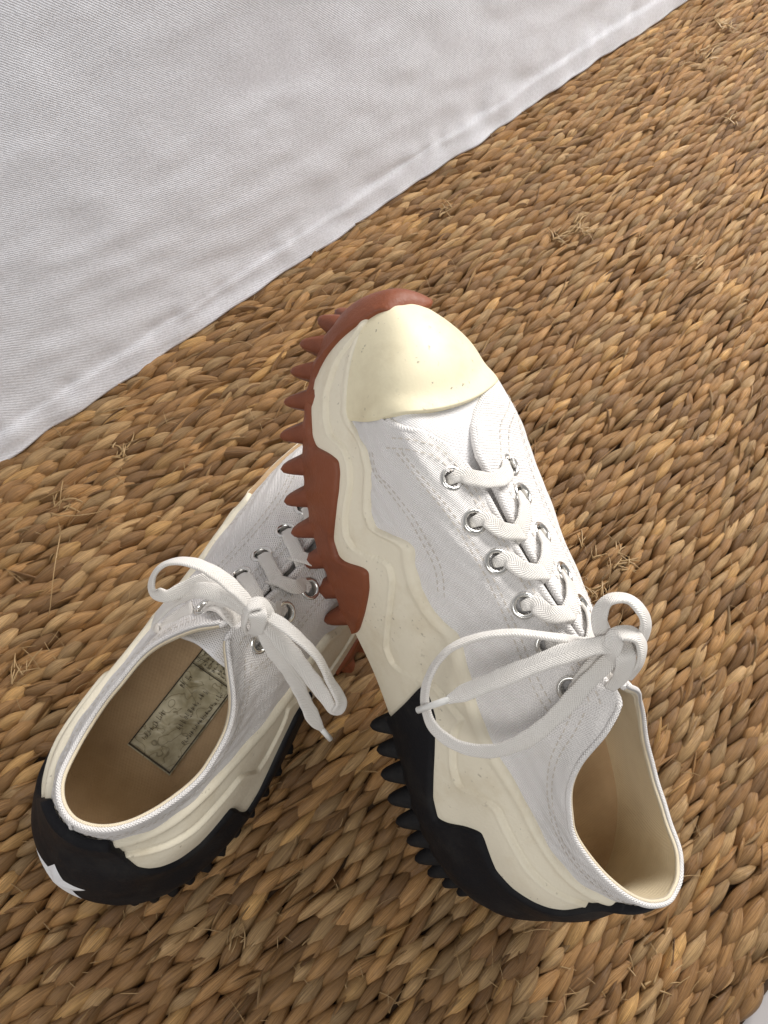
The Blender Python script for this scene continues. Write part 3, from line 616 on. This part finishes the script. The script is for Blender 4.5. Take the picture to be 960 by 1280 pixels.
fl = make('floor', [(-1.5, -1.5, ZR-.011), (1.5, -1.5, ZR-.011), (1.5, 1.8, ZR-.011), (-1.5, 1.8, ZR-.011)], [(0, 1, 2, 3)], M['floor'], kind='structure')
def cell_mesh(seed):
    r = random.Random(seed); nl, nc = 12, 8; P = []; uv = []
    bend = r.uniform(-.10, .10); asym = r.uniform(-.15, .15); p = r.uniform(.72, 1.0)
    for i in range(nl):
        s = i/(nl-1); x = (s-.5); w = max(math.sin(math.pi*min(1, max(0, s+asym*math.sin(math.pi*s)*.5)))**p, .06)
        for j in range(nc):
            a = math.pi*(j/(nc-1)); crease = 1-.05*math.sin(a*5+seed)
            P.append((x, .5*w*math.cos(a)*crease+bend*math.sin(math.pi*s)*.5, (math.sin(a)**.8)*(w**.7)*crease+.25*(s-.5)-(.35 if j in (0, nc-1) else 0)*1.0)); uv.append((s, j/(nc-1)))
    return np.array(P), np.array(uv), gfaces(nl, nc, flip=True)
VAR = [cell_mesh(k) for k in range(8)]
vis = []
def tintcol():
    r = random.random(); v = random.uniform(.66, 1.28)
    base = (.385, .222, .092) if r < .48 else (.27, .150, .062) if r < .70 else (.45, .30, .150) if r < .93 else (.52, .32, .13)
    return tuple(min(1, c*v) for c in base)
ARC = .0054; TW = math.radians(-19)
for k in range(-98, 124):
    ph = -2.05+k*ARC*1.0                                       # direction of this plait seen from the fan's centre
    dirv = np.array([math.cos(ph), math.sin(ph)]); s = .60+random.random()*.01
    wv = random.uniform(.92, 1.08); per = random.uniform(.93, 1.07)
    while s < 1.75:
        width = s*ARC; pitch = (.0072+.0052*(s/1.47))*per*random.uniform(.8, 1.22)
        s += pitch; c = fan+dirv*s+np.array([-dirv[1], dirv[0]])*(.0006*math.sin(s*60+k)+random.uniform(-.0006, .0006))
        if not (-.48 < c[0] < .45 and -.16 < c[1] < .85): continue
        if np.dot(c-hem0, hn) > .03 or np.dot(c-e0, en) > -.004: continue
        up = -dirv; ang = math.atan2(up[1], up[0])+TW+random.gauss(0, .09)
        if random.random() < .015: ang += random.uniform(-.5, .5)
        ln = pitch*random.uniform(1.7, 2.3)+.002; w_ = width*random.choice((random.uniform(.72, .95), random.uniform(.95, 1.15), random.uniform(.95, 1.12)))*wv; h_ = (.0056*random.uniform(.75, 1.25)+.0012*(s/1.47))*(.45+.55*s/1.4)
        vis.append((c[0], c[1], ang, ln, w_, h_, random.randrange(8), tintcol(), random.uniform(-.22, .22)))
        for _ in range(random.choice((0, 0, 1, 1))):
            vis.append((c[0]+random.uniform(-.005, .005), c[1]+random.uniform(-.006, .006), ang+random.gauss(0, .22), ln*random.uniform(.6, 1.1), w_*random.uniform(.12, .34), h_*random.uniform(.95, 1.22), random.randrange(8), tintcol(), random.uniform(-.3, .3)))
def project(x, y, z):
    d = np.array([x, y, z])-CAM; zz = d@_fw; return 480+FPX*(d@CR)/zz, 640-FPX*(d@CU)/zz, zz
def outside(c):
    u, v, zz = project(c[0], c[1], ZR); return not (0 < u < 960 and 0 < v < 1280)
def hidden(c):
    """roughly under one of the shoes"""
    p = np.array([c[0], c[1], ZR])
    for R, P0 in ((RA, PA), (RB, PB)):
        for h in (.03, .09):
            d = unit(CAM-p); q = ((p+d*(h/d[2]))-P0)@R
            if .0 < q[0] < .27 and abs(q[1]) < .033: return True
    return False
order = sorted(range(len(vis)), key=lambda i: (outside(vis[i]) or hidden(vis[i]), project(vis[i][0], vis[i][1], ZR)[2]))
near = set(order[:298])
smesh = []
for P, uv, F in VAR:
    o = make('strand', P, F, M['straw_obj'], uv=uv); smesh.append(o.data); bpy.data.objects.remove(o)
BV, BF, BU, BT = [], [], [], []; nv = 0
for i, (x, y, ang, ln, w_, h_, v, tint, roll) in enumerate(vis):
    z = ZR-.0055+random.uniform(-.0007, .0007)
    if i in near:
        o = bpy.data.objects.new('strand', smesh[v]); col.objects.link(o); o.parent = rug
        o.location = (x, y, z); o.rotation_euler = (roll, 0, ang); o.scale = (ln, w_, h_); o.color = tint+(1,)
    else:
        P, uv, F = VAR[v]; Q = P*[ln, w_, h_]; cr_, sr_ = math.cos(roll), math.sin(roll)
        Q = np.stack([Q[:, 0], Q[:, 1]*cr_-Q[:, 2]*sr_, Q[:, 1]*sr_+Q[:, 2]*cr_], 1); ca, sa = math.cos(ang), math.sin(ang)
        Q = np.stack([Q[:, 0]*ca-Q[:, 1]*sa+x, Q[:, 0]*sa+Q[:, 1]*ca+y, Q[:, 2]+z], 1)
        BV.append(Q); BF.append(F+nv); BU.append(uv+[random.uniform(0, 90), random.uniform(0, 90)]); BT.append(np.tile(tint+(1,), (len(Q), 1))); nv += len(Q)
weave = make('woven_strands', np.concatenate(BV), np.concatenate(BF), M['straw'], rug, uv=np.concatenate(BU), kind='stuff')
ca_ = weave.data.color_attributes.new('tint', 'FLOAT_COLOR', 'POINT'); ca_.data.foreach_set('color', np.concatenate(BT).astype(np.float32).ravel())
# loose fibres standing out of the weave
wb = Bag(); frg = random.Random(11)
def fibre(x, y, z, ang, ln, lift, r):
    ts = np.linspace(0, 1, 9); bend = frg.gauss(0, .3); P = []
    for t in ts: P.append((x+ln*t*math.cos(ang+bend*t), y+ln*t*math.sin(ang+bend*t), z+lift*math.sin(math.pi*min(1, t*1.1))))
    tube(wb, P, r*np.linspace(1, .4, 9), k=4)
for _ in range(900):
    px, py = frg.uniform(0, 960), frg.uniform(0, 1280); p = at(px, py, ZR)
    if np.dot(p[:2]-hem0, hn) > -.005 or np.dot(p[:2]-e0, en) > -.01: continue
    fibre(p[0], p[1], ZR-.001, math.radians(frg.gauss(65, 55)), frg.uniform(.005, .020), frg.uniform(.0004, .003), frg.uniform(.00012, .00032))
for px, py, a, ln in [(75, 665, -80, .05), (60, 640, -20, .035), (382, 500, 120, .02), (78, 598, -70, .02), (700, 300, 40, .03), (880, 60, 20, .03), (760, 690, -80, .022), (120, 515, 5, .035)]:
    p = at(px, py, ZR+.002); fibre(p[0], p[1], ZR+.0005, math.radians(a), ln, .004, .0004)
for px, py, k in [(722, 288, 16), (700, 300, 12), (772, 702, 16), (748, 742, 14), (905, 35, 18), (880, 70, 12), (78, 630, 10), (152, 566, 12), (560, 268, 10), (915, 150, 8), (735, 690, 8), (30, 845, 10), (860, 330, 8), (300, 1180, 8), (820, 1230, 8)]:
    p = at(px, py, ZR)
    for _ in range(k): fibre(p[0]+frg.uniform(-.006, .006), p[1]+frg.uniform(-.006, .006), ZR+.0005, math.radians(frg.gauss(60, 50)), frg.uniform(.004, .013), frg.uniform(.0002, .0014), frg.uniform(.00025, .0008))
fb_ = wb.make('loose_fibres', M['straw'], rug, kind='stuff')
ca_ = fb_.data.color_attributes.new('tint', 'FLOAT_COLOR', 'POINT'); ca_.data.foreach_set('color', np.tile(np.array([.50, .36, .19, 1], np.float32), len(fb_.data.vertices)))

# ------------------------------------------------------------------ hanging white sheet
ns, nh = 420, 170; sv = np.linspace(-.45, .95, ns); hv = np.concatenate([np.linspace(0, .12, 100), np.linspace(.125, .62, 70)])
P = np.empty((ns, nh, 3))
for i, s in enumerate(sv):
    b0 = hem0+hd*s
    for j, h in enumerate(hv):
        g = math.exp(-h/.03); hem = 1/(1+math.exp(-(h-.017)/.0008))
        d = .012*(1-math.exp(-h/.05))+.10*h+.0011*hem
        d += .0026*mnoise.noise(Vector((s*4, h*11, 1)))*min(1, h/.03)+.0011*mnoise.noise(Vector((s*14+h*60, h*50, 5)))*(.35+g)
        d += .0018*g*mnoise.noise(Vector((s*45, h*40, 9)))+.0022*math.exp(-((h-.018)/.007)**2)*mnoise.noise(Vector((s*80, 1, 4)))+.0007*mnoise.noise(Vector((s*45+h*20, h*60, 3)))
        P[i, j] = (b0[0]+hn[0]*d, b0[1]+hn[1]*d, ZR+.0005+h+g*.0015*mnoise.noise(Vector((s*13, 0, 6))))
uv = np.stack(np.broadcast_arrays(sv[:, None], hv[None]), -1)
sheet = make('bed_sheet', P, gfaces(ns, nh), M['sheet'], uv=uv, label='white cotton sheet hanging down to the rug along the upper left', kind=None)
sheet['category'] = 'sheet'
md = sheet.modifiers.new('thickness', 'SOLIDIFY'); md.thickness = .0012
